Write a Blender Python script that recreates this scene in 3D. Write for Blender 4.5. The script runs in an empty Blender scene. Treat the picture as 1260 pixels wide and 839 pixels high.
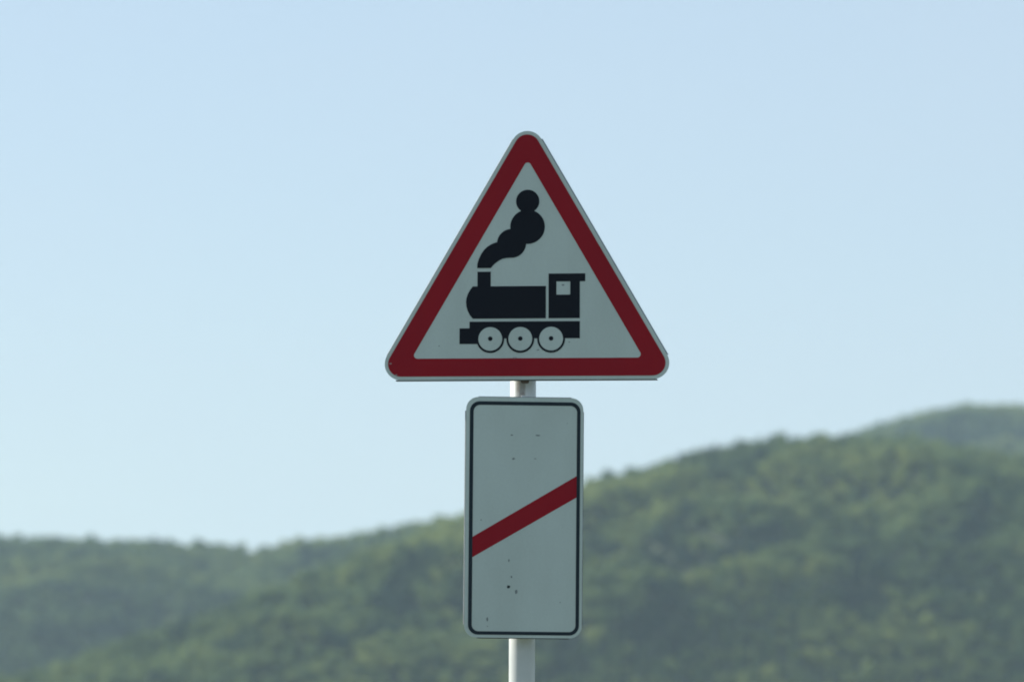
import bpy, bmesh, math, random
import numpy as np
from mathutils import Vector, Matrix

R = math.radians
scene = bpy.context.scene
COL = scene.collection

# ------------------------------------------------------------------ camera
CAM_H, PITCH, DIST = 1.6, 4.3, 17.15
FW = 0.18                                   # frame width / distance (200 mm lens on a 36 mm sensor)
cam_d = bpy.data.cameras.new("camera")
cam = bpy.data.objects.new("camera", cam_d)
COL.objects.link(cam)
cam.location = (0, 0, CAM_H)
cam.rotation_euler = (R(90 + PITCH), 0, 0)
cam_d.lens, cam_d.sensor_width = 200, 36
cam_d.clip_start, cam_d.clip_end = 0.1, 60000
cam_d.dof.use_dof = True
cam_d.dof.focus_distance = DIST
cam_d.dof.aperture_fstop = 5.0
scene.camera = cam

# ------------------------------------------------------------------ sky and sun
SUN_EL, SUN_AZ = 29.0, 72.0                 # degrees; azimuth measured from straight ahead towards the left
world = bpy.data.worlds.new("World")
scene.world = world
world.use_nodes = True
wn = world.node_tree.nodes
bg = wn["Background"]
sky = wn.new("ShaderNodeTexSky")
sky.sky_type = 'NISHITA'
sky.sun_disc = False
sky.sun_elevation = R(SUN_EL)
sky.sun_rotation = R(-SUN_AZ)
sky.altitude = 200
sky.air_density = 1.0
sky.dust_density = 0.35
sky.ozone_density = 3.0
bg.inputs["Strength"].default_value = 0.10
# thin, even high veil of cirrus over the blue, very faintly uneven
WL = world.node_tree.links
wtc = wn.new("ShaderNodeTexCoord")
wmp = wn.new("ShaderNodeMapping"); wmp.inputs["Scale"].default_value = (1.0, 1.0, 3.0)
wno = wn.new("ShaderNodeTexNoise"); wno.inputs["Scale"].default_value = 5.0; wno.inputs["Detail"].default_value = 5; wno.inputs["Distortion"].default_value = 0.6
wmr = wn.new("ShaderNodeMapRange"); wmr.inputs[1].default_value = 0.3; wmr.inputs[2].default_value = 0.7; wmr.inputs[3].default_value = 0.54; wmr.inputs[4].default_value = 0.68
wmx = wn.new("ShaderNodeMix"); wmx.data_type = 'RGBA'
WL.new(wtc.outputs["Generated"], wmp.inputs[0]); WL.new(wmp.outputs[0], wno.inputs["Vector"]); WL.new(wno.outputs[0], wmr.inputs[0])
WL.new(wmr.outputs[0], wmx.inputs[0]); WL.new(sky.outputs[0], wmx.inputs[6]); wmx.inputs[7].default_value = (4.05, 4.78, 5.62, 1)
WL.new(wmx.outputs[2], bg.inputs["Color"])

sun_d = bpy.data.lights.new("sun", 'SUN')
sun_d.energy = 4.6
sun_d.angle = R(0.5)
sun_d.color = (1.0, 0.95, 0.87)
sun = bpy.data.objects.new("sun", sun_d)
COL.objects.link(sun)
to_sun = Vector((-math.sin(R(SUN_AZ)) * math.cos(R(SUN_EL)), math.cos(R(SUN_AZ)) * math.cos(R(SUN_EL)), math.sin(R(SUN_EL))))
sun.rotation_euler = to_sun.to_track_quat('Z', 'Y').to_euler()
sun.location = (-20, 10, 30)

scene.view_settings.view_transform = 'Standard'
scene.view_settings.look = 'None'
scene.view_settings.gamma = 1
scene.view_settings.use_curve_mapping = False
scene.view_settings.exposure = 0.6
scene.render.engine = 'CYCLES'
scene.cycles.use_denoising = True
scene.cycles.filter_width = 1.9
scene.cycles.volume_bounces = 1
scene.cycles.max_bounces = 8

# ------------------------------------------------------------------ helpers
def tag(o, label=None, cat=None, group=None, kind=None):
    if label: o["label"] = label
    if cat: o["category"] = cat
    if group: o["group"] = group
    if kind: o["kind"] = kind
    return o

def link(name, me, mat=None, parent=None):
    o = bpy.data.objects.new(name, me)
    COL.objects.link(o)
    if mat: me.materials.append(mat)
    if parent: o.parent = parent
    return o

def empty(name, loc, rot=(0, 0, 0)):
    o = bpy.data.objects.new(name, None)
    o.empty_display_size = 0.2
    COL.objects.link(o)
    o.location, o.rotation_euler = loc, rot
    return o

def new_mat(name):
    m = bpy.data.materials.new(name)
    m.use_nodes = True
    nt = m.node_tree
    return m, nt, nt.nodes["Principled BSDF"]

def film(name, base, dark, rough=0.42, grime=0.5, scale=6.0, spec=0.4):
    """Retroreflective sheeting: base colour mottled by faint, irregular grime with streaks."""
    m, nt, p = new_mat(name)
    N, L = nt.nodes, nt.links
    tc = N.new("ShaderNodeTexCoord")
    mp = N.new("ShaderNodeMapping"); mp.inputs["Scale"].default_value = (1.0, 1.0, 0.35)
    L.new(tc.outputs["Object"], mp.inputs[0])
    n1 = N.new("ShaderNodeTexNoise"); n1.inputs["Scale"].default_value = scale; n1.inputs["Detail"].default_value = 6
    n2 = N.new("ShaderNodeTexNoise"); n2.inputs["Scale"].default_value = scale * 22; n2.inputs["Detail"].default_value = 3
    L.new(mp.outputs[0], n1.inputs["Vector"]); L.new(tc.outputs["Object"], n2.inputs["Vector"])
    ad = N.new("ShaderNodeMath"); ad.operation = 'MULTIPLY_ADD'; ad.inputs[1].default_value = 0.35
    L.new(n2.outputs[0], ad.inputs[0]); L.new(n1.outputs[0], ad.inputs[2])
    rp = N.new("ShaderNodeMapRange"); rp.inputs[1].default_value = 0.45; rp.inputs[2].default_value = 0.95
    rp.inputs[3].default_value = 0.0; rp.inputs[4].default_value = grime
    L.new(ad.outputs[0], rp.inputs[0])
    mx = N.new("ShaderNodeMix"); mx.data_type = 'RGBA'
    mx.inputs[6].default_value = (*base, 1); mx.inputs[7].default_value = (*dark, 1)
    L.new(rp.outputs[0], mx.inputs[0]); L.new(mx.outputs[2], p.inputs["Base Color"])
    p.inputs["Roughness"].default_value = rough
    p.inputs["Specular IOR Level"].default_value = spec
    bp = N.new("ShaderNodeBump"); bp.inputs["Strength"].default_value = 0.05; bp.inputs["Distance"].default_value = 0.004
    L.new(n1.outputs[0], bp.inputs["Height"]); L.new(bp.outputs[0], p.inputs["Normal"])
    return m

M_WHITE = film("white_sheeting", (0.515, 0.605, 0.565), (0.35, 0.41, 0.37))
M_RED = film("red_sheeting", (0.31, 0.013, 0.022), (0.20, 0.014, 0.024), rough=0.55, spec=0.1)
M_BLACK = film("black_sheeting", (0.010, 0.013, 0.020), (0.014, 0.018, 0.022), rough=0.55, spec=0.1)
M_NAVY = film("black_border_sheeting", (0.010, 0.022, 0.032), (0.02, 0.03, 0.038), rough=0.5, spec=0.22)
M_CHIP = film("chipped_film", (0.23, 0.27, 0.26), (0.13, 0.15, 0.15), rough=0.7)
M_CHIP_D = film("pierced_film", (0.035, 0.05, 0.05), (0.02, 0.02, 0.02), rough=0.8)
M_CHIP_W = film("bare_chip", (0.30, 0.30, 0.29), (0.25, 0.24, 0.22), rough=0.6)

def metal(name, col, rough=0.5, metallic=0.8):
    m, nt, p = new_mat(name)
    N, L = nt.nodes, nt.links
    tc = N.new("ShaderNodeTexCoord")
    n = N.new("ShaderNodeTexNoise"); n.inputs["Scale"].default_value = 30; n.inputs["Detail"].default_value = 5
    L.new(tc.outputs["Object"], n.inputs["Vector"])
    cr = N.new("ShaderNodeValToRGB")
    cr.color_ramp.elements[0].position = 0.3; cr.color_ramp.elements[0].color = (*[c * 0.8 for c in col], 1)
    cr.color_ramp.elements[1].position = 0.7; cr.color_ramp.elements[1].color = (*col, 1)
    L.new(n.outputs[0], cr.inputs[0]); L.new(cr.outputs[0], p.inputs["Base Color"])
    p.inputs["Metallic"].default_value = metallic
    p.inputs["Roughness"].default_value = rough
    return m

M_ZINC = metal("galvanised_steel", (0.20, 0.22, 0.225), 0.5, 0.55)
M_BOLT = metal("bolt_steel", (0.25, 0.25, 0.24), 0.45, 0.9)

# post paint: off-white with brownish scuffs and flaking in one band
def post_paint():
    m, nt, p = new_mat("post_paint")
    N, L = nt.nodes, nt.links
    tc = N.new("ShaderNodeTexCoord")
    mp = N.new("ShaderNodeMapping"); mp.inputs["Scale"].default_value = (1, 1, 0.5)
    L.new(tc.outputs["Object"], mp.inputs[0])
    n1 = N.new("ShaderNodeTexNoise"); n1.inputs["Scale"].default_value = 60; n1.inputs["Detail"].default_value = 6; n1.inputs["Roughness"].default_value = 0.65
    L.new(mp.outputs[0], n1.inputs["Vector"])
    sx = N.new("ShaderNodeSeparateXYZ"); L.new(tc.outputs["Object"], sx.inputs[0])
    # scuffed band: height 2.71..2.78 m, x between -0.02 and 0.008 on the front
    def band(src, lo, hi, w):
        a = N.new("ShaderNodeMapRange"); a.interpolation_type = 'SMOOTHSTEP'; a.inputs[1].default_value = lo - w; a.inputs[2].default_value = lo + w
        b = N.new("ShaderNodeMapRange"); b.interpolation_type = 'SMOOTHSTEP'; b.inputs[1].default_value = hi - w; b.inputs[2].default_value = hi + w
        b.inputs[3].default_value = 1; b.inputs[4].default_value = 0
        L.new(src, a.inputs[0]); L.new(src, b.inputs[0])
        mu = N.new("ShaderNodeMath"); mu.operation = 'MULTIPLY'; L.new(a.outputs[0], mu.inputs[0]); L.new(b.outputs[0], mu.inputs[1])
        return mu.outputs[0]
    bz = band(sx.outputs[2], 2.705, 2.80, 0.01)
    bx = band(sx.outputs[0], -0.0215, 0.0065, 0.004)
    mu = N.new("ShaderNodeMath"); mu.operation = 'MULTIPLY'; L.new(bz, mu.inputs[0]); L.new(bx, mu.inputs[1])
    wood = N.new("ShaderNodeMapRange"); wood.inputs[1].default_value = 0.35; wood.inputs[2].default_value = 0.62; wood.inputs[3].default_value = 1.0; wood.inputs[4].default_value = 0.45
    L.new(n1.outputs[0], wood.inputs[0])
    mm = N.new("ShaderNodeMath"); mm.operation = 'MULTIPLY'; L.new(mu.outputs[0], mm.inputs[0]); L.new(wood.outputs[0], mm.inputs[1])
    mx = N.new("ShaderNodeMix"); mx.data_type = 'RGBA'
    n3 = N.new("ShaderNodeTexNoise"); n3.inputs["Scale"].default_value = 9; n3.inputs["Detail"].default_value = 4
    L.new(tc.outputs["Object"], n3.inputs["Vector"])
    c3 = N.new("ShaderNodeValToRGB")
    c3.color_ramp.elements[0].position = 0.35; c3.color_ramp.elements[0].color = (0.56, 0.60, 0.58, 1)
    c3.color_ramp.elements[1].position = 0.7; c3.color_ramp.elements[1].color = (0.66, 0.69, 0.67, 1)
    L.new(n3.outputs[0], c3.inputs[0]); L.new(c3.outputs[0], mx.inputs[6])
    mx.inputs[7].default_value = (0.26, 0.235, 0.20, 1)
    L.new(mm.outputs[0], mx.inputs[0]); L.new(mx.outputs[2], p.inputs["Base Color"])
    p.inputs["Roughness"].default_value = 0.45
    return m
M_POST = post_paint()

# ------------------------------------------------------------------ value noise for the land
def vnoise(x, y, seed):
    rng = np.random.RandomState(seed)
    T = rng.rand(256, 256)
    xi, yi = np.floor(x).astype(int), np.floor(y).astype(int)
    fx, fy = x - xi, y - yi
    fx, fy = fx * fx * (3 - 2 * fx), fy * fy * (3 - 2 * fy)
    g = lambda i, j: T[i & 255, j & 255]
    return ((g(xi, yi) * (1 - fx) + g(xi + 1, yi) * fx) * (1 - fy) + (g(xi, yi + 1) * (1 - fx) + g(xi + 1, yi + 1) * fx) * fy) * 2 - 1

def fbm(x, y, seed, oct=4):
    s, a, n = 0, 1.0, 0
    for k in range(oct):
        s = s + a * vnoise(x * 2 ** k, y * 2 ** k, seed + k); n += a; a *= 0.5
    return s / n

# ------------------------------------------------------------------ ground sheet
def ground_mat():
    m, nt, p = new_mat("meadow")
    N, L = nt.nodes, nt.links
    tc = N.new("ShaderNodeTexCoord")
    n1 = N.new("ShaderNodeTexNoise"); n1.inputs["Scale"].default_value = 0.6; n1.inputs["Detail"].default_value = 8
    n2 = N.new("ShaderNodeTexNoise"); n2.inputs["Scale"].default_value = 25; n2.inputs["Detail"].default_value = 6
    L.new(tc.outputs["Object"], n1.inputs["Vector"]); L.new(tc.outputs["Object"], n2.inputs["Vector"])
    mx = N.new("ShaderNodeMath"); mx.operation = 'ADD'; L.new(n1.outputs[0], mx.inputs[0]); L.new(n2.outputs[0], mx.inputs[1])
    cr = N.new("ShaderNodeValToRGB")
    cr.color_ramp.elements[0].position = 0.38; cr.color_ramp.elements[0].color = (0.045, 0.065, 0.02, 1)
    cr.color_ramp.elements[1].position = 0.62; cr.color_ramp.elements[1].color = (0.13, 0.13, 0.06, 1)
    h = N.new("ShaderNodeMath"); h.operation = 'MULTIPLY'; h.inputs[1].default_value = 0.5
    L.new(mx.outputs[0], h.inputs[0]); L.new(h.outputs[0], cr.inputs[0]); L.new(cr.outputs[0], p.inputs["Base Color"])
    p.inputs["Roughness"].default_value = 0.9
    bp = N.new("ShaderNodeBump"); bp.inputs["Distance"].default_value = 0.05; L.new(n2.outputs[0], bp.inputs["Height"]); L.new(bp.outputs[0], p.inputs["Normal"])
    return m
bm = bmesh.new()
bmesh.ops.create_grid(bm, x_segments=40, y_segments=40, size=6500)
me = bpy.data.meshes.new("ground"); bm.to_mesh(me); bm.free()
g = link("ground", me, ground_mat()); g.location = (0, 1500, 0)
tag(g, "flat grassy ground around the sign post", kind="structure")

def floor_mat():
    m, nt, p = new_mat("forest_floor")
    N, L = nt.nodes, nt.links
    tc = N.new("ShaderNodeTexCoord")
    n1 = N.new("ShaderNodeTexNoise"); n1.inputs["Scale"].default_value = 0.05; n1.inputs["Detail"].default_value = 8
    L.new(tc.outputs["Object"], n1.inputs["Vector"])
    cr = N.new("ShaderNodeValToRGB")
    cr.color_ramp.elements[0].position = 0.35; cr.color_ramp.elements[0].color = (0.03, 0.045, 0.018, 1)
    cr.color_ramp.elements[1].position = 0.65; cr.color_ramp.elements[1].color = (0.07, 0.09, 0.035, 1)
    L.new(n1.outputs[0], cr.inputs[0]); L.new(cr.outputs[0], p.inputs["Base Color"])
    p.inputs["Roughness"].default_value = 0.95
    return m
M_FLOOR = floor_mat()

# ------------------------------------------------------------------ hills
def elev(py):                                # picture row (of 839) -> elevation angle
    return R(PITCH) + math.atan((419.5 - py) / 1260 * FW)

TREE_H = 7.2
def make_hill(label, prof, yr, yspan, yback, xr, seed, amp, wl, skew, hollows=(), res=5.0):
    """prof: skyline (picture x, y) of the wooded ridge; yr(x): distance of the ridge; front slope yspan long."""
    xs = np.arange(xr[0], xr[1] + res, res)
    ys = np.arange(-yspan, yback + res, res)
    X, T = np.meshgrid(xs, ys, indexing='ij')
    YR = yr(X)
    Y = YR + T
    px = 630 + X / YR / FW * 1260
    pr = np.array(prof, float)
    PY = np.interp(px, pr[:, 0], pr[:, 1])
    # let skyline ends keep falling outside the measured range
    E = R(PITCH) + np.arctan((419.5 - PY) / 1260 * FW)
    H = CAM_H + YR * np.tan(E) - TREE_H
    d = np.clip(np.minimum(X - xr[0], xr[1] - X) / 320, 0, 1)
    end = d * d * (3 - 2 * d)                     # the hill runs out gently at both ends
    H = H * end
    t = np.clip(1 + T / yspan, 0, 1)
    P = np.where(T <= 0, np.sin(t * math.pi / 2) ** 0.9, np.cos(np.clip(T / (yback * 1.05), 0, 1) * math.pi / 2))
    c, s = math.cos(skew), math.sin(skew)
    U, V = X * c + T * s, -X * s + T * c
    n = fbm(U / wl + 40, V / (wl * 2.6) + 40, seed, 4)
    n = -np.abs(n) * 2 + 0.5
    n2 = fbm(X / (wl * 2.2) + 11, Y / (wl * 2.2), seed + 9, 3)
    w = np.clip(-T / (yspan * 0.22), 0, 1) * np.clip(t * 4, 0, 1) * (T <= 0)
    w = w * w * (3 - 2 * w)
    Z = H * P + (n * amp + n2 * amp * 1.0) * w
    for (hx, ht, rx, ry, d) in hollows:
        Z -= d * np.exp(-((X - hx) / rx) ** 2 - ((T - ht) / ry) ** 2)
    bench = np.sin(2 * math.pi * (T / 78 + 1.1 * fbm(X / 130 + 3, T / 120, seed + 30, 3)))      # stepped folds along the slope
    Z = Z + bench * 5.5 * w * np.clip(H / 110, 0, 1.1) * (0.65 + 0.5 * fbm(X / 70, T / 90 + 5, seed + 31, 2))
    lim = CAM_H + Y * np.tan(E) - TREE_H - np.clip(-T / 40, 0, 1) * 4.0       # spurs stay below the skyline ridge
    k = 3.0
    Z = -k * np.logaddexp(-Z / k, -lim / k) + 0.6 * k
    Z = Z * end - 6 * (1 - end)
    Z = np.maximum(Z, -3.0)
    nx, ny = X.shape
    co = np.stack([X, Y, Z], -1).reshape(-1, 3)
    idx = np.arange(nx * ny).reshape(nx, ny)
    f = np.stack([idx[:-1, :-1], idx[1:, :-1], idx[1:, 1:], idx[:-1, 1:]], -1).reshape(-1, 4)
    me = bpy.data.meshes.new("hill")
    me.from_pydata(co.tolist(), [], f.tolist())
    me.polygons.foreach_set("use_smooth", [True] * len(f))
    o = link("hill", me, M_FLOOR)
    tag(o, label, kind="structure")
    return dict(xs=xs, ys=ys, Z=Z, yr=yr, yspan=yspan, yback=yback, seed=seed)

def interp_hill(h, x, t):
    xs, ys, Z = h["xs"], h["ys"], h["Z"]
    fx = np.clip((x - xs[0]) / (xs[1] - xs[0]), 0, len(xs) - 1.001); fy = np.clip((t - ys[0]) / (ys[1] - ys[0]), 0, len(ys) - 1.001)
    i, j = fx.astype(int), fy.astype(int); a, b = fx - i, fy - j
    return (Z[i, j] * (1 - a) + Z[i + 1, j] * a) * (1 - b) + (Z[i, j + 1] * (1 - a) + Z[i + 1, j + 1] * a) * b

near_prof = [(-900, 1250), (-300, 1010), (60, 842), (130, 815), (230, 775), (330, 735), (430, 693), (500, 664), (560, 640), (640, 618), (720, 598), (770, 584),
             (810, 574), (860, 558), (890, 550), (940, 545), (985, 541), (1020, 541), (1070, 540), (1120, 543), (1180, 552), (1260, 567), (1500, 600), (2200, 700)]
left_prof = [(-3200, 745), (-2300, 690), (-1500, 672), (-900, 640), (-200, 658), (0, 662), (60, 664), (130, 668), (200, 668), (255, 672), (290, 677), (313, 682), (335, 675), (380, 668), (430, 660), (500, 648),
             (560, 638), (640, 628), (800, 640), (1200, 760), (2000, 1000)]
far_prof = [(400, 760), (900, 610), (1020, 550), (1060, 532), (1085, 522), (1130, 510), (1180, 501), (1220, 499), (1260, 500), (1400, 508), (2200, 560)]

near = make_hill("near wooded hill rising to the right behind the sign", near_prof, lambda x: 2500 + 0.25 * x, 430, 260, (-900, 1350), 3, 24, 95, 0.55,
                 hollows=((92, -60, 12, 45, 14), (95, -190, 40, 26, 16), (35, -200, 22, 24, 14), (-60, -150, 26, 30, 14), (150, -130, 20, 22, 10), (60, -275, 22, 26, 14)))
left = make_hill("farther wooded hill on the far side of the valley", left_prof, lambda x: 3300 + 0.1 * x, 480, 260, (-1500, 900), 21, 14, 110, 0.3,
                 hollows=((-175, -90, 22, 40, 14),))
far = make_hill("distant wooded hilltop behind the near ridge", far_prof, lambda x: 4100 + 0 * x, 520, 260, (-320, 1750), 33, 14, 110, 0.2,
                hollows=((320, -150, 60, 45, 25),))

# ------------------------------------------------------------------ woods: leafy crowns of their own on trunk and limbs, scattered as instances
def leaf_mat():
    m, nt, p = new_mat("leaves")
    N, L = nt.nodes, nt.links
    at = N.new("ShaderNodeAttribute"); at.attribute_type = 'INSTANCER'; at.attribute_name = "tint"
    cr = N.new("ShaderNodeValToRGB")
    e = cr.color_ramp.elements
    e[0].position = 0.0; e[0].color = (0.030, 0.058, 0.040, 1)
    e[1].position = 1.0; e[1].color = (0.270, 0.315, 0.095, 1)
    a = e.new(0.5); a.color = (0.150, 0.215, 0.080, 1)
    L.new(at.outputs["Fac"], cr.inputs[0])
    df = N.new("ShaderNodeBsdfDiffuse"); tr = N.new("ShaderNodeBsdfTranslucent")
    L.new(cr.outputs[0], df.inputs[0]); L.new(cr.outputs[0], tr.inputs[0])
    mx = N.new("ShaderNodeMixShader"); mx.inputs[0].default_value = 0.38
    L.new(df.outputs[0], mx.inputs[1]); L.new(tr.outputs[0], mx.inputs[2])
    L.new(mx.outputs[0], N["Material Output"].inputs["Surface"])
    N.remove(p)
    return m
def bark_mat():
    m, nt, p = new_mat("bark")
    p.inputs["Base Color"].default_value = (0.08, 0.06, 0.045, 1); p.inputs["Roughness"].default_value = 0.9
    n = nt.nodes.new("ShaderNodeTexNoise"); n.inputs["Scale"].default_value = 12
    b = nt.nodes.new("ShaderNodeBump"); nt.links.new(n.outputs[0], b.inputs["Height"]); nt.links.new(b.outputs[0], p.inputs["Normal"])
    return m
M_LEAF, M_BARK = leaf_mat(), bark_mat()
TREES = bpy.data.collections.new("tree_kinds")           # source trees for the woods, not shown themselves

def make_tree(seed, h, r, conifer=False):
    rnd = random.Random(seed)
    V, F, MI = [], [], []
    def quad(c, n, s):
        n = n.normalized(); a = n.orthogonal().normalized(); a = Matrix.Rotation(rnd.random() * 6.28, 3, n) @ a; b = n.cross(a)
        k = len(V)
        for (u, v) in ((-1, -.6), (1, -.7), (.8, .8), (-.7, 1)):
            V.append(c + a * u * s * rnd.uniform(.7, 1.1) + b * v * s * rnd.uniform(.7, 1.1))
        F.append((k, k + 1, k + 2, k + 3)); MI.append(0)
    def limb(p, q, r0, r1):
        d = (q - p).normalized(); a = d.orthogonal().normalized(); b = d.cross(a); k = len(V)
        for (c, rr) in ((p, r0), (q, r1)):
            for i in range(5):
                t = i * 2 * math.pi / 5; V.append(c + a * math.cos(t) * rr + b * math.sin(t) * rr)
        for i in range(5):
            j = (i + 1) % 5; F.append((k + i, k + j, k + 5 + j, k + 5 + i)); MI.append(1)
    limb(Vector((0, 0, -1.5)), Vector((0, 0, h * .45)), .28, .18)
    if conifer:
        limb(Vector((0, 0, h * .45)), Vector((0, 0, h)), .18, .04)
        for i in range(300):
            z = rnd.uniform(.12, 1) ** 0.8; rr = r * (1 - z) * rnd.uniform(.6, 1.05) + .1; t = rnd.random() * 6.28
            quad(Vector((rr * math.cos(t), rr * math.sin(t), z * h)), Vector((math.cos(t), math.sin(t), rnd.uniform(.2, 1.2))), rnd.uniform(.35, .6))
    else:
        blobs = [(Vector((0, 0, h * .66)), r * .72)]
        for i in range(7):
            t = i * 2.4 + rnd.random(); rr = r * rnd.uniform(.35, .62)
            blobs.append((Vector((rr * math.cos(t), rr * math.sin(t), h * rnd.uniform(.42, .86))), r * rnd.uniform(.32, .5)))
        for (c, br) in blobs[1:]:
            limb(Vector((0, 0, h * .35)), c, .13, .04)
        for (c, br) in blobs:
            for i in range(int(20 + 55 * (br / r) ** 1.5 * 1.6)):
                n = Vector((rnd.gauss(0, 1), rnd.gauss(0, 1), rnd.gauss(0.25, 1))).normalized()
                q = c + Vector((n.x, n.y, n.z * .85)) * br * rnd.uniform(.72, 1.08)
                quad(q, n + Vector((rnd.gauss(0, .45), rnd.gauss(0, .45), rnd.gauss(0, .45))), rnd.uniform(.4, .8))
    me = bpy.data.meshes.new("tree_kind")
    me.from_pydata([tuple(v) for v in V], [], F)
    me.materials.append(M_LEAF); me.materials.append(M_BARK)
    me.polygons.foreach_set("material_index", MI)
    o = bpy.data.objects.new("tree_kind_%d" % seed, me)
    TREES.objects.link(o)
for k, (h, r) in enumerate(((10, 4.3), (11.5, 4.0), (9, 4.6), (12.5, 4.2), (8, 3.4))):
    make_tree(k, h, r)
make_tree(5, 12.5, 2.8, True)

def gn_tree():
    ng = bpy.data.node_groups.new("wood_scatter", 'GeometryNodeTree')
    ng.interface.new_socket("Geometry", in_out='INPUT', socket_type='NodeSocketGeometry')
    ng.interface.new_socket("Geometry", in_out='OUTPUT', socket_type='NodeSocketGeometry')
    N, L = ng.nodes, ng.links
    gi, go = N.new("NodeGroupInput"), N.new("NodeGroupOutput")
    ci = N.new("GeometryNodeCollectionInfo"); ci.inputs[0].default_value = TREES
    ci.inputs["Separate Children"].default_value = True; ci.inputs["Reset Children"].default_value = True
    ip = N.new("GeometryNodeInstanceOnPoints"); ip.inputs["Pick Instance"].default_value = True
    def na(name, dt):
        n = N.new("GeometryNodeInputNamedAttribute"); n.data_type = dt; n.inputs[0].default_value = name
        return n.outputs[0]
    L.new(gi.outputs[0], ip.inputs["Points"]); L.new(ci.outputs[0], ip.inputs["Instance"])
    L.new(na("kind", 'INT'), ip.inputs["Instance Index"])
    L.new(na("turn", 'FLOAT_VECTOR'), ip.inputs["Rotation"]); L.new(na("size", 'FLOAT_VECTOR'), ip.inputs["Scale"])
    L.new(ip.outputs[0], go.inputs[0])
    return ng
NG = gn_tree()

def make_wood(h, label, spacing, xr, tr, seed, tint_bias=0.0, shade_patches=()):
    rng = np.random.RandomState(seed)
    gx, gt = np.meshgrid(np.arange(xr[0], xr[1], spacing), np.arange(tr[0], tr[1], spacing), indexing='ij')
    x = (gx + rng.uniform(-.45, .45, gx.shape) * spacing).ravel(); t = (gt + rng.uniform(-.45, .45, gx.shape) * spacing).ravel()
    keep = rng.rand(len(x)) > 0.05
    x, t = x[keep], t[keep]
    z = interp_hill(h, x, t)
    ok = z > 1
    x, t, z = x[ok], t[ok], z[ok]
    y = h["yr"](x) + t
    n = len(x)
    me = bpy.data.meshes.new("forest")
    me.from_pydata(np.stack([x, y, z - 0.5], -1).tolist(), [], [])
    stand = fbm(x / 45 + 7, y / 60, seed + 2, 3)
    dark = np.zeros(n)                      # hillside shade put into the leaf tint: x, distance before the ridge, half widths
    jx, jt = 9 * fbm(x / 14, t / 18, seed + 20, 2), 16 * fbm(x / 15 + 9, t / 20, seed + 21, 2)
    for (sx, st, rx, ry) in shade_patches:
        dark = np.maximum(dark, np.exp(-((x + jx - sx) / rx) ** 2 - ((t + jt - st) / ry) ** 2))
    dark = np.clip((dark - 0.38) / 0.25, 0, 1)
    con = (stand < -0.34) & (rng.rand(n) < 0.5) | (rng.rand(n) < 0.01)
    kind = np.where(con, 5, rng.randint(0, 5, n)).astype(np.int32)
    rot = np.stack([rng.normal(0, .04, n), rng.normal(0, .04, n), rng.rand(n) * 6.28], -1)
    s = np.clip(rng.normal(0.84, 0.09, n), 0.6, 1.05)
    sc = np.stack([s * rng.uniform(.9, 1.15, n), s * rng.uniform(.9, 1.15, n), s * rng.uniform(.85, 1.1, n)], -1)
    big = fbm(x / 110 + 3, y / 90 + 5, seed + 5, 3)
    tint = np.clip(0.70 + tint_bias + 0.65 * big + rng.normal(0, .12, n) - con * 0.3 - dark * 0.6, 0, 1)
    a = me.attributes.new("kind", 'INT', 'POINT'); a.data.foreach_set("value", kind)
    a = me.attributes.new("turn", 'FLOAT_VECTOR', 'POINT'); a.data.foreach_set("vector", rot.ravel().astype(np.float32))
    a = me.attributes.new("size", 'FLOAT_VECTOR', 'POINT'); a.data.foreach_set("vector", sc.ravel().astype(np.float32))
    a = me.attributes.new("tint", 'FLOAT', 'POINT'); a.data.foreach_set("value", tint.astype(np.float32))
    o = link("forest", me)
    md = o.modifiers.new("scatter", 'NODES'); md.node_group = NG
    tag(o, label, "forest", kind="stuff")
    print("wood", n)

make_wood(near, "dense green wood covering the near hill behind the sign", 4.8, (-500, 1300), (-425, 60), 5, shade_patches=(
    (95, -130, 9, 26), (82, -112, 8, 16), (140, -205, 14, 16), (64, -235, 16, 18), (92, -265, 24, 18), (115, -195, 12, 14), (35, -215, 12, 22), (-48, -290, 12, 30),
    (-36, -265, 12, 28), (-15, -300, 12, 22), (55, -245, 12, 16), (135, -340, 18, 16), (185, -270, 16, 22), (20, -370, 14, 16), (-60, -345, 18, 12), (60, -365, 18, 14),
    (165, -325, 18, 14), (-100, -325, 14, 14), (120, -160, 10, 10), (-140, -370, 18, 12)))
make_wood(left, "hazy bluish green wood on the farther hill across the valley", 5.0, (-1450, 330), (-478, 60), 6, shade_patches=((-175, -90, 20, 34), (-230, -285, 20, 20), (-200, -355, 20, 14), (-105, -200, 14, 24), (-220, -170, 22, 16)))
make_wood(far, "hazy wood on the distant hilltop behind the near ridge", 5.4, (20, 1700), (-320, 60), 7, tint_bias=-0.14, shade_patches=((300, -95, 50, 26), (340, -115, 40, 30)))

# ------------------------------------------------------------------ haze
bm = bmesh.new(); bmesh.ops.create_cube(bm, size=1.0)
me = bpy.data.meshes.new("haze"); bm.to_mesh(me); bm.free()
hz = link("haze", me)
hz.scale = (13400, 13400, 331); hz.location = (0, 1500, 331 / 2 - 4.5)
m = bpy.data.materials.new("haze"); m.use_nodes = True
nt = m.node_tree; nt.nodes.remove(nt.nodes["Principled BSDF"])
pv = nt.nodes.new("ShaderNodeVolumePrincipled")
pv.inputs["Color"].default_value = (0.64, 0.86, 0.98, 1)
pv.inputs["Density"].default_value = 0.00007
pv.inputs["Anisotropy"].default_value = 0.2
nt.links.new(pv.outputs[0], nt.nodes["Material Output"].inputs["Volume"])
me.materials.append(m)
tag(hz, "thin bluish summer haze in the air over the valley", "haze", kind="stuff")

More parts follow.
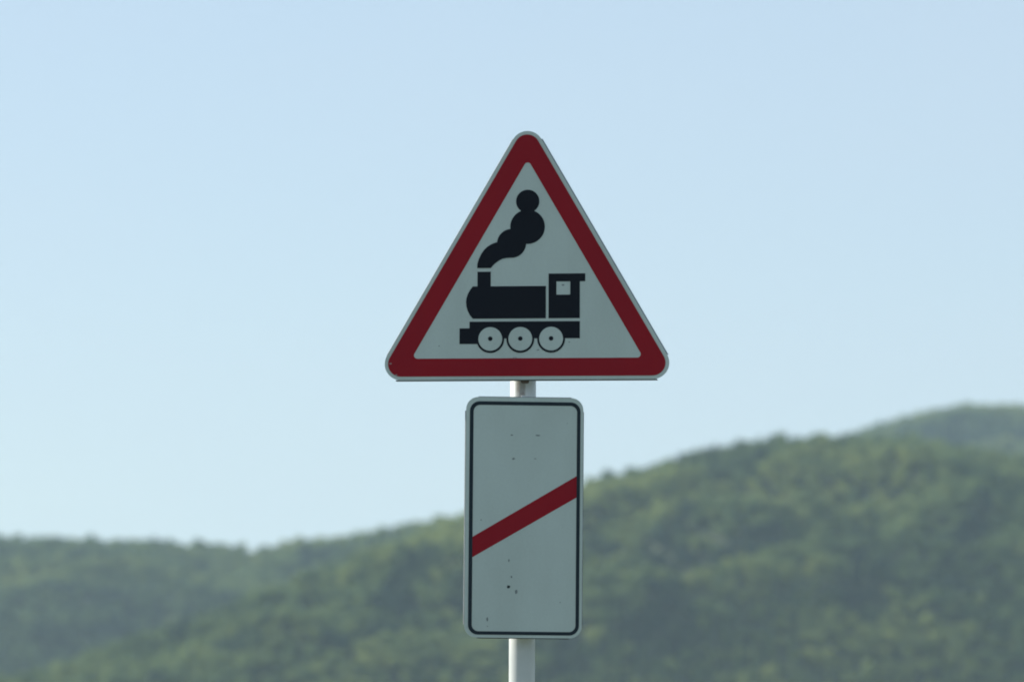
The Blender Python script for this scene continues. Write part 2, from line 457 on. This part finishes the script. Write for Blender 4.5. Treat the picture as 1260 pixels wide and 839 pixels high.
# ------------------------------------------------------------------ sign geometry helpers (units: 1/1260 of the frame width at the sign)
K = DIST * FW / 1260
CX, CZ = 630.0, 419.5
def arc(cx, cy, r, a0, a1, n):
    return [(cx + r * math.cos(R(a0 + (a1 - a0) * i / n)), cy + r * math.sin(R(a0 + (a1 - a0) * i / n))) for i in range(n + 1)]

def rounded_tri(xm, yb, half, r, n=12):
    """centres of the corner circles: (xm-half, yb), (xm+half, yb), apex; y grows downwards"""
    ya = yb - half * math.sqrt(3)
    return arc(xm - half, yb, r, 210, 90, n) + arc(xm + half, yb, r, 90, -30, n) + arc(xm, ya, r, -30, -150, n)

def rounded_rect(x0, y0, x1, y1, r, n=8):
    return (arc(x0 + r, y1 - r, r, 180, 90, n) + arc(x1 - r, y1 - r, r, 90, 0, n) + arc(x1 - r, y0 + r, r, 0, -90, n) + arc(x0 + r, y0 + r, r, -90, -180, n))

class Sheet:
    """Shapes given in local drawing units around an origin, built as thin solid film or plate lying on the sign's front."""
    def __init__(s, ox, oy): s.ox, s.oy, s.bm = ox, oy, bmesh.new()
    def P(s, p, y): return ((p[0] - s.ox) * K, y, -(p[1] - s.oy) * K)
    def solid(s, pts, front, back, bevel=0):
        A = [s.bm.verts.new(s.P(p, -front)) for p in pts]; B = [s.bm.verts.new(s.P(p, -back)) for p in pts]
        n = len(pts)
        f = s.bm.faces.new(A); s.bm.faces.new(B[::-1])
        for i in range(n):
            j = (i + 1) % n; s.bm.faces.new((A[j], A[i], B[i], B[j]))
        return s
    def ring(s, outer, inner, front, back):
        n = len(outer)
        o = [s.bm.verts.new(s.P(p, -front)) for p in outer]; i_ = [s.bm.verts.new(s.P(p, -front)) for p in inner]
        ob = [s.bm.verts.new(s.P(p, -back)) for p in outer]; ib = [s.bm.verts.new(s.P(p, -back)) for p in inner]
        for a in range(n):
            b = (a + 1) % n
            s.bm.faces.new((o[a], o[b], i_[b], i_[a])); s.bm.faces.new((ob[b], ob[a], ib[a], ib[b]))
            s.bm.faces.new((o[b], o[a], ob[a], ob[b])); s.bm.faces.new((i_[a], i_[b], ib[b], ib[a]))
        return s
    def build(s, name, mat, parent):
        s.bm.normal_update()
        bmesh.ops.triangulate(s.bm, faces=[f for f in s.bm.faces if len(f.verts) > 4], ngon_method='EAR_CLIP')
        bmesh.ops.recalc_face_normals(s.bm, faces=s.bm.faces)
        me = bpy.data.meshes.new(name); s.bm.to_mesh(me); s.bm.free()
        return link(name, me, mat, parent)

def at(px, py, y):
    """point of the sign's upright plane y metres ahead"""
    d = DIST
    ang = R(PITCH) + math.atan((CZ - py) * FW / 1260)
    return Vector(((px - CX) / 1260 * FW * d, y, CAM_H + y * math.tan(ang)))

YS = DIST * math.cos(R(PITCH))
POST_R = 0.0392

# ------------------------------------------------------------------ post
post = empty("sign_post", (at(638.8, 600, YS).x, YS + 0.085, 0), (0, R(0.25), 0))
tag(post, "white painted round steel post carrying both railway signs", "post")
def tube(bm, r, z0, z1, n=48, taper=0.0, ri=None):
    prof = [(r, z0), (r, z1 - 0.004), (r - 0.004, z1)]
    rings = []
    for (rr, z) in prof:
        rings.append([bm.verts.new((rr * math.cos(2 * math.pi * i / n), rr * math.sin(2 * math.pi * i / n), z)) for i in range(n)])
    for a, b in zip(rings, rings[1:]):
        for i in range(n):
            j = (i + 1) % n; f = bm.faces.new((a[i], a[j], b[j], b[i])); f.smooth = True
    bm.faces.new(rings[-1]); bm.faces.new(rings[0][::-1])
bm = bmesh.new(); tube(bm, POST_R, -0.3, 3.42)
me = bpy.data.meshes.new("pole"); bm.to_mesh(me); bm.free()
pole = link("pole", me, M_POST, post)
bm = bmesh.new(); tube(bm, POST_R + 0.003, 3.4205, 3.435)
me = bpy.data.meshes.new("cap"); bm.to_mesh(me); bm.free(); link("cap", me, M_ZINC, post)
bm = bmesh.new(); tube(bm, 0.17, -0.2, 0.04)
me = bpy.data.meshes.new("footing"); bm.to_mesh(me); bm.free()
M_CONC = metal("concrete", (0.32, 0.31, 0.29), 0.9, 0.0)
link("footing", me, M_CONC, post)

def box(bm, x0, x1, y0, y1, z0, z1, bev=0.0):
    r = bmesh.ops.create_cube(bm, size=1.0)
    for v in r["verts"]:
        v.co = Vector(((x0 + x1) / 2 + v.co.x * (x1 - x0), (y0 + y1) / 2 + v.co.y * (y1 - y0), (z0 + z1) / 2 + v.co.z * (z1 - z0)))
    if bev:
        bmesh.ops.bevel(bm, geom=list({e for v in r["verts"] for e in v.link_edges}), offset=bev, segments=2, affect='EDGES')

def clamp(parent, z, off, w, x=0.0):
    """horizontal stiffening rail on the panel's back, a strap round the post and two bolts"""
    bm = bmesh.new()
    box(bm, -w / 2, w / 2, 0.0022, 0.024, z - 0.02, z + 0.02, 0.002)
    me = bpy.data.meshes.new("rail"); bm.to_mesh(me); bm.free()
    link("rail", me, M_ZINC, parent)
    bm = bmesh.new()
    n, r0, r1 = 24, POST_R + 0.0012, POST_R + 0.005
    rings = []
    for i in range(n + 1):
        t = R(-20 + 220 * i / n)
        for (rr, zz) in ((r0, -.015), (r1, -.015), (r1, .015), (r0, .015)):
            rings.append(bm.verts.new((x + rr * math.cos(t), off + rr * math.sin(t), z + zz)))
    for i in range(n):
        for k in range(4):
            a, b = 4 * i + k, 4 * i + (k + 1) % 4
            bm.faces.new((rings[a], rings[b], rings[b + 4], rings[a + 4]))
    bm.faces.new(rings[0:4]); bm.faces.new(rings[-4:][::-1])
    me = bpy.data.meshes.new("clamp"); bm.to_mesh(me); bm.free()
    c = link("clamp", me, M_ZINC, parent)
    for s in (-1, 1):
        bm = bmesh.new()
        bmesh.ops.create_cone(bm, segments=6, radius1=.008, radius2=.008, depth=.01, cap_ends=True, matrix=Matrix.Translation((x + s * (POST_R + .015), 0.029, z)) @ Matrix.Rotation(R(90), 4, 'X'))
        me = bpy.data.meshes.new("bolt"); bm.to_mesh(me); bm.free(); link("bolt", me, M_BOLT, c)

def chip(parent, S, px, py, rx, ry, mat, layer, seed):
    rnd = random.Random(seed); sh = Sheet(*S)
    rx, ry = rx * 1.35, ry * 1.3
    pts = [(px + rx * rnd.uniform(.6, 1.15) * math.cos(t), py + ry * rnd.uniform(.6, 1.15) * math.sin(t)) for t in [i * 2 * math.pi / 9 for i in range(9)]]
    sh.solid(pts, layer + .0003, layer - .0003)
    return sh.build("paint_chip", mat, parent)

M_ZINC_SHADE = metal("shaded_steel_edge", (0.07, 0.085, 0.09), 0.6, 0.3)  # darker steel for the bottom folds, underside shade put into the colour
def flange(parent, S, a, b, depth, thick=0.0018, rad=0.003, mat=None):
    """sheet edge folded back behind the straight side a-b (drawing units), rounded at the fold"""
    bm = bmesh.new()
    A = Vector(((a[0] - S[0]) * K, 0, -(a[1] - S[1]) * K)); B = Vector(((b[0] - S[0]) * K, 0, -(b[1] - S[1]) * K))
    d = (B - A).normalized(); out = Vector((d.z, 0, -d.x))
    if out.dot((A + B) / 2) < 0: out = -out
    prof = [(0.0, 0.0004), (rad * .5, 0.0006), (rad * .86, 0.0015), (rad, 0.003), (rad, depth), (rad - thick, depth), (rad - thick, 0.0032), (0, 0.0022)]
    L0 = [bm.verts.new(A + out * (o - rad * .15) + Vector((0, y, 0))) for (o, y) in prof]
    L1 = [bm.verts.new(B + out * (o - rad * .15) + Vector((0, y, 0))) for (o, y) in prof]
    n = len(prof)
    for i in range(n):
        j = (i + 1) % n; bm.faces.new((L0[i], L0[j], L1[j], L1[i]))
    bm.faces.new(L0[::-1]); bm.faces.new(L1)
    bmesh.ops.recalc_face_normals(bm, faces=bm.faces)
    me = bpy.data.meshes.new("folded_edge"); bm.to_mesh(me); bm.free()
    return link("folded_edge", me, mat or M_ZINC, parent)

# ------------------------------------------------------------------ triangular sign
S1 = (648.0, 360.0)
p = at(648.2, 360.0, YS)
tri = empty("warning_sign", p, (0, R(0.2), R(-7)))
tag(tri, "red bordered triangular warning sign showing a black steam locomotive", "road sign")
tri.scale = (1.015, 1, 1.003)
ya = 447 - 153.7 * math.sqrt(3)
sh = Sheet(*S1); sh.solid(rounded_tri(648, 447, 153.7, 20.0), 0.0, -0.002); sh.build("panel", M_WHITE, tri)
sh = Sheet(*S1)
sh.ring(rounded_tri(647.8, 447, 153.7, 15.7), rounded_tri(648.6, 436.4, 134.2, 4.2), 0.0006, 0.0); sh.build("red_border", M_RED, tri)
M_EDGE = metal("painted_steel_edge", (0.22, 0.26, 0.28), 0.6, 0.2)
# folded edges on the straight runs only
flange(tri, S1, (488, 467), (807, 467), 0.022, mat=M_ZINC_SHADE)
nrm = Vector((math.cos(R(-30)), math.sin(R(-30))))
flange(tri, S1, (648 + 153.7 + 20 * nrm.x, 447 + 20 * nrm.y), (648 + 20 * nrm.x, ya + 20 * nrm.y), 0.022, mat=M_EDGE)
flange(tri, S1, (648 - 153.7 - 20 * nrm.x, 447 + 20 * nrm.y), (648 - 20 * nrm.x, ya + 20 * nrm.y), 0.022, mat=M_EDGE)

# black locomotive emblem
L1 = 0.0006
sh = Sheet(*S1)
sh.solid([(587.6, 334), (603.9, 334), (603.9, 353), (587.6, 353)], L1, 0)                                   # chimney
boil = [(582, 352), (671.4, 352), (671.4, 391.8), (582, 391.8), (578.6, 387.5), (575.8, 382), (574.2, 376.5), (573.7, 371.5), (574.2, 366.5), (575.9, 361.3), (578.6, 356.3)]
sh.solid(boil, L1 + .0001, 0)
sh.ring([(674.6, 391.8), (712.8, 391.8), (712.8, 346.5), (719.4, 346.5), (719.4, 336.8), (674.6, 336.8)],
        [(684.2, 362.8), (701, 362.8), (701, 346.6), (701, 346.6 - .01), (701 - .01, 346.6 - .02), (684.2, 346.6)], L1, 0)
sh.solid([(578.1, 395.4), (712.9, 395.4), (712.9, 416.4), (604, 416.4), (604, 422.9), (565.9, 422.9), (565.9, 403.6), (578.1, 403.6)], L1, 0)
loco = sh.build("locomotive_emblem", M_BLACK, tri)
for wx in (603.6, 640.3, 677.9):
    sh = Sheet(*S1); sh.solid(arc(wx, 417, 17.0, 0, 352.5, 47), L1 + .0003, 0); w = sh.build("wheel_emblem", M_BLACK, loco)
    sh = Sheet(*S1); sh.solid(arc(wx, 416.8, 14.5, 0, 352.5, 47), L1 + .0006, 0.0002)
    d = sh.bm
    sh.build("disc", M_WHITE, loco)
    sh = Sheet(*S1); sh.solid(arc(wx, 416.5, 2.8, 0, 345, 23), L1 + .0009, 0.0004); sh.build("hub", M_BLACK, loco)
sh = Sheet(*S1)
sh.solid(arc(648.8, 247.6, 14.3, 0, 352.5, 47), L1, 0)
sh.solid(arc(648.7, 279.0, 21.2, 0, 352.5, 47), L1 + .00015, 0)
sh.solid(arc(629.2, 299.3, 17.8, 0, 352.5, 47), L1 + .0003, 0)
sh.solid([(656, 259.5), (641.5, 259.5), (640, 250), (657.5, 250)], L1 + .00045, 0)
tail = [(587.2, 329.5), (587.5, 324), (589.2, 318.5), (592, 312.5), (595.6, 307.2), (599.4, 303.4), (604, 300.4), (608, 298.7), (613, 297.3), (640, 292), (640, 312),
        (634, 316), (628, 317), (623, 317.3), (618, 318.3), (613.5, 320.6), (609, 324), (606, 327), (604, 329.5)]
sh.solid(tail, L1 + .0006, 0)
sh.build("smoke_emblem", M_BLACK, tri)
for i, (x, y, rx, ry, mt, ly) in enumerate([(692.2, 351, 1.3, 1.0, M_CHIP, 0.0), (481.5, 446.5, 1.6, .6, M_CHIP_W, .0006), (488.5, 460.5, 1.0, .6, M_CHIP_W, .0006),
                                        (634, 440.2, 2.2, .7, M_CHIP_W, .0006), (662, 430.5, 1.5, .6, M_CHIP, 0), (700, 421, .8, .6, M_CHIP, 0), (541, 425, .8, .6, M_CHIP, 0)]):
    chip(tri, S1, x, y, rx, ry, mt, ly, i)
Y_OFF = 0.068
for z in (0.05, -0.17):
    clamp(tri, z, Y_OFF, 0.30 if z > 0 else 0.5, x=(at(643.5, 360, YS).x - tri.location.x))

# ------------------------------------------------------------------ rectangular sign
S2 = (644.8, 636.0)
p = at(*S2, YS)
rec = empty("distance_plate", p, (0, R(0.5), R(4)))
tag(rec, "white rectangular plate with one slanting red bar and thin black outline", "road sign")
sh = Sheet(*S2); sh.solid(rounded_rect(572.4, 489, 716.9, 784, 15), 0.0, -0.002); sh.build("panel", M_WHITE, rec)
sh = Sheet(*S2); sh.ring(rounded_rect(577.0, 494.2, 713.4, 780.4, 12), rounded_rect(581.6, 498.7, 709.1, 776.2, 8.2), 0.0006, 0.0); sh.build("border_line", M_NAVY, rec)
sh = Sheet(*S2); sh.solid([(580.3, 661.5), (710.2, 584.2), (710.2, 610.6), (580.3, 686.6)], 0.0004, 0.0); sh.build("red_bar", M_RED, rec)
flange(rec, S2, (588, 783.8), (702, 783.8), 0.02, mat=M_ZINC_SHADE)
flange(rec, S2, (588, 489.2), (702, 489.2), 0.02)
flange(rec, S2, (572.6, 506), (572.6, 768), 0.02)
flange(rec, S2, (716.7, 506), (716.7, 768), 0.02)
for i, (x, y, rx, ry, mt) in enumerate([(628.8, 535.4, 1.6, .8, M_CHIP), (661.2, 535.4, 2.4, .9, M_CHIP), (631.1, 564.4, 1.7, 1.2, M_CHIP), (626.6, 689.3, 1.0, 1.6, M_CHIP),
                                    (630, 709.6, .9, 1.6, M_CHIP), (626.3, 721.8, 2.0, 2.0, M_CHIP_D), (635.6, 727.5, 1.4, 2.2, M_CHIP), (600.6, 761.8, 1.2, 2.2, M_CHIP),
                                    (658, 564, 1.2, .6, M_CHIP), (601, 770, .8, .5, M_CHIP), (690, 740, .7, .5, M_CHIP), (592, 640, .6, .9, M_CHIP), (697, 520, .6, .4, M_CHIP)]):
    chip(rec, S2, x, y, rx, ry, mt, 0.0, 40 + i)
for z in (0.30, -0.30):
    clamp(rec, z, Y_OFF, 0.26, x=(at(644 - z * 3, 636, YS).x - rec.location.x))

def lug(parent, S, x0, y0, x1, y1, d0, d1, mat):
    bm = bmesh.new()
    box(bm, (x0 - S[0]) * K, (x1 - S[0]) * K, d0, d1, -(y1 - S[1]) * K, -(y0 - S[1]) * K, 0.0015)
    me = bpy.data.meshes.new("bracket_lug"); bm.to_mesh(me); bm.free()
    return link("bracket_lug", me, mat, parent)
M_LUG = metal("painted_lug", (0.62, 0.64, 0.62), 0.5, 0.0)
M_RUST = metal("rusted_lug", (0.10, 0.075, 0.05), 0.8, 0.2)
lug(rec, S2, 640.5, 486.4, 651.0, 492.0, 0.004, 0.026, M_LUG)
lug(tri, S1, 641.0, 464.0, 650.0, 471.0, 0.004, 0.024, M_RUST)
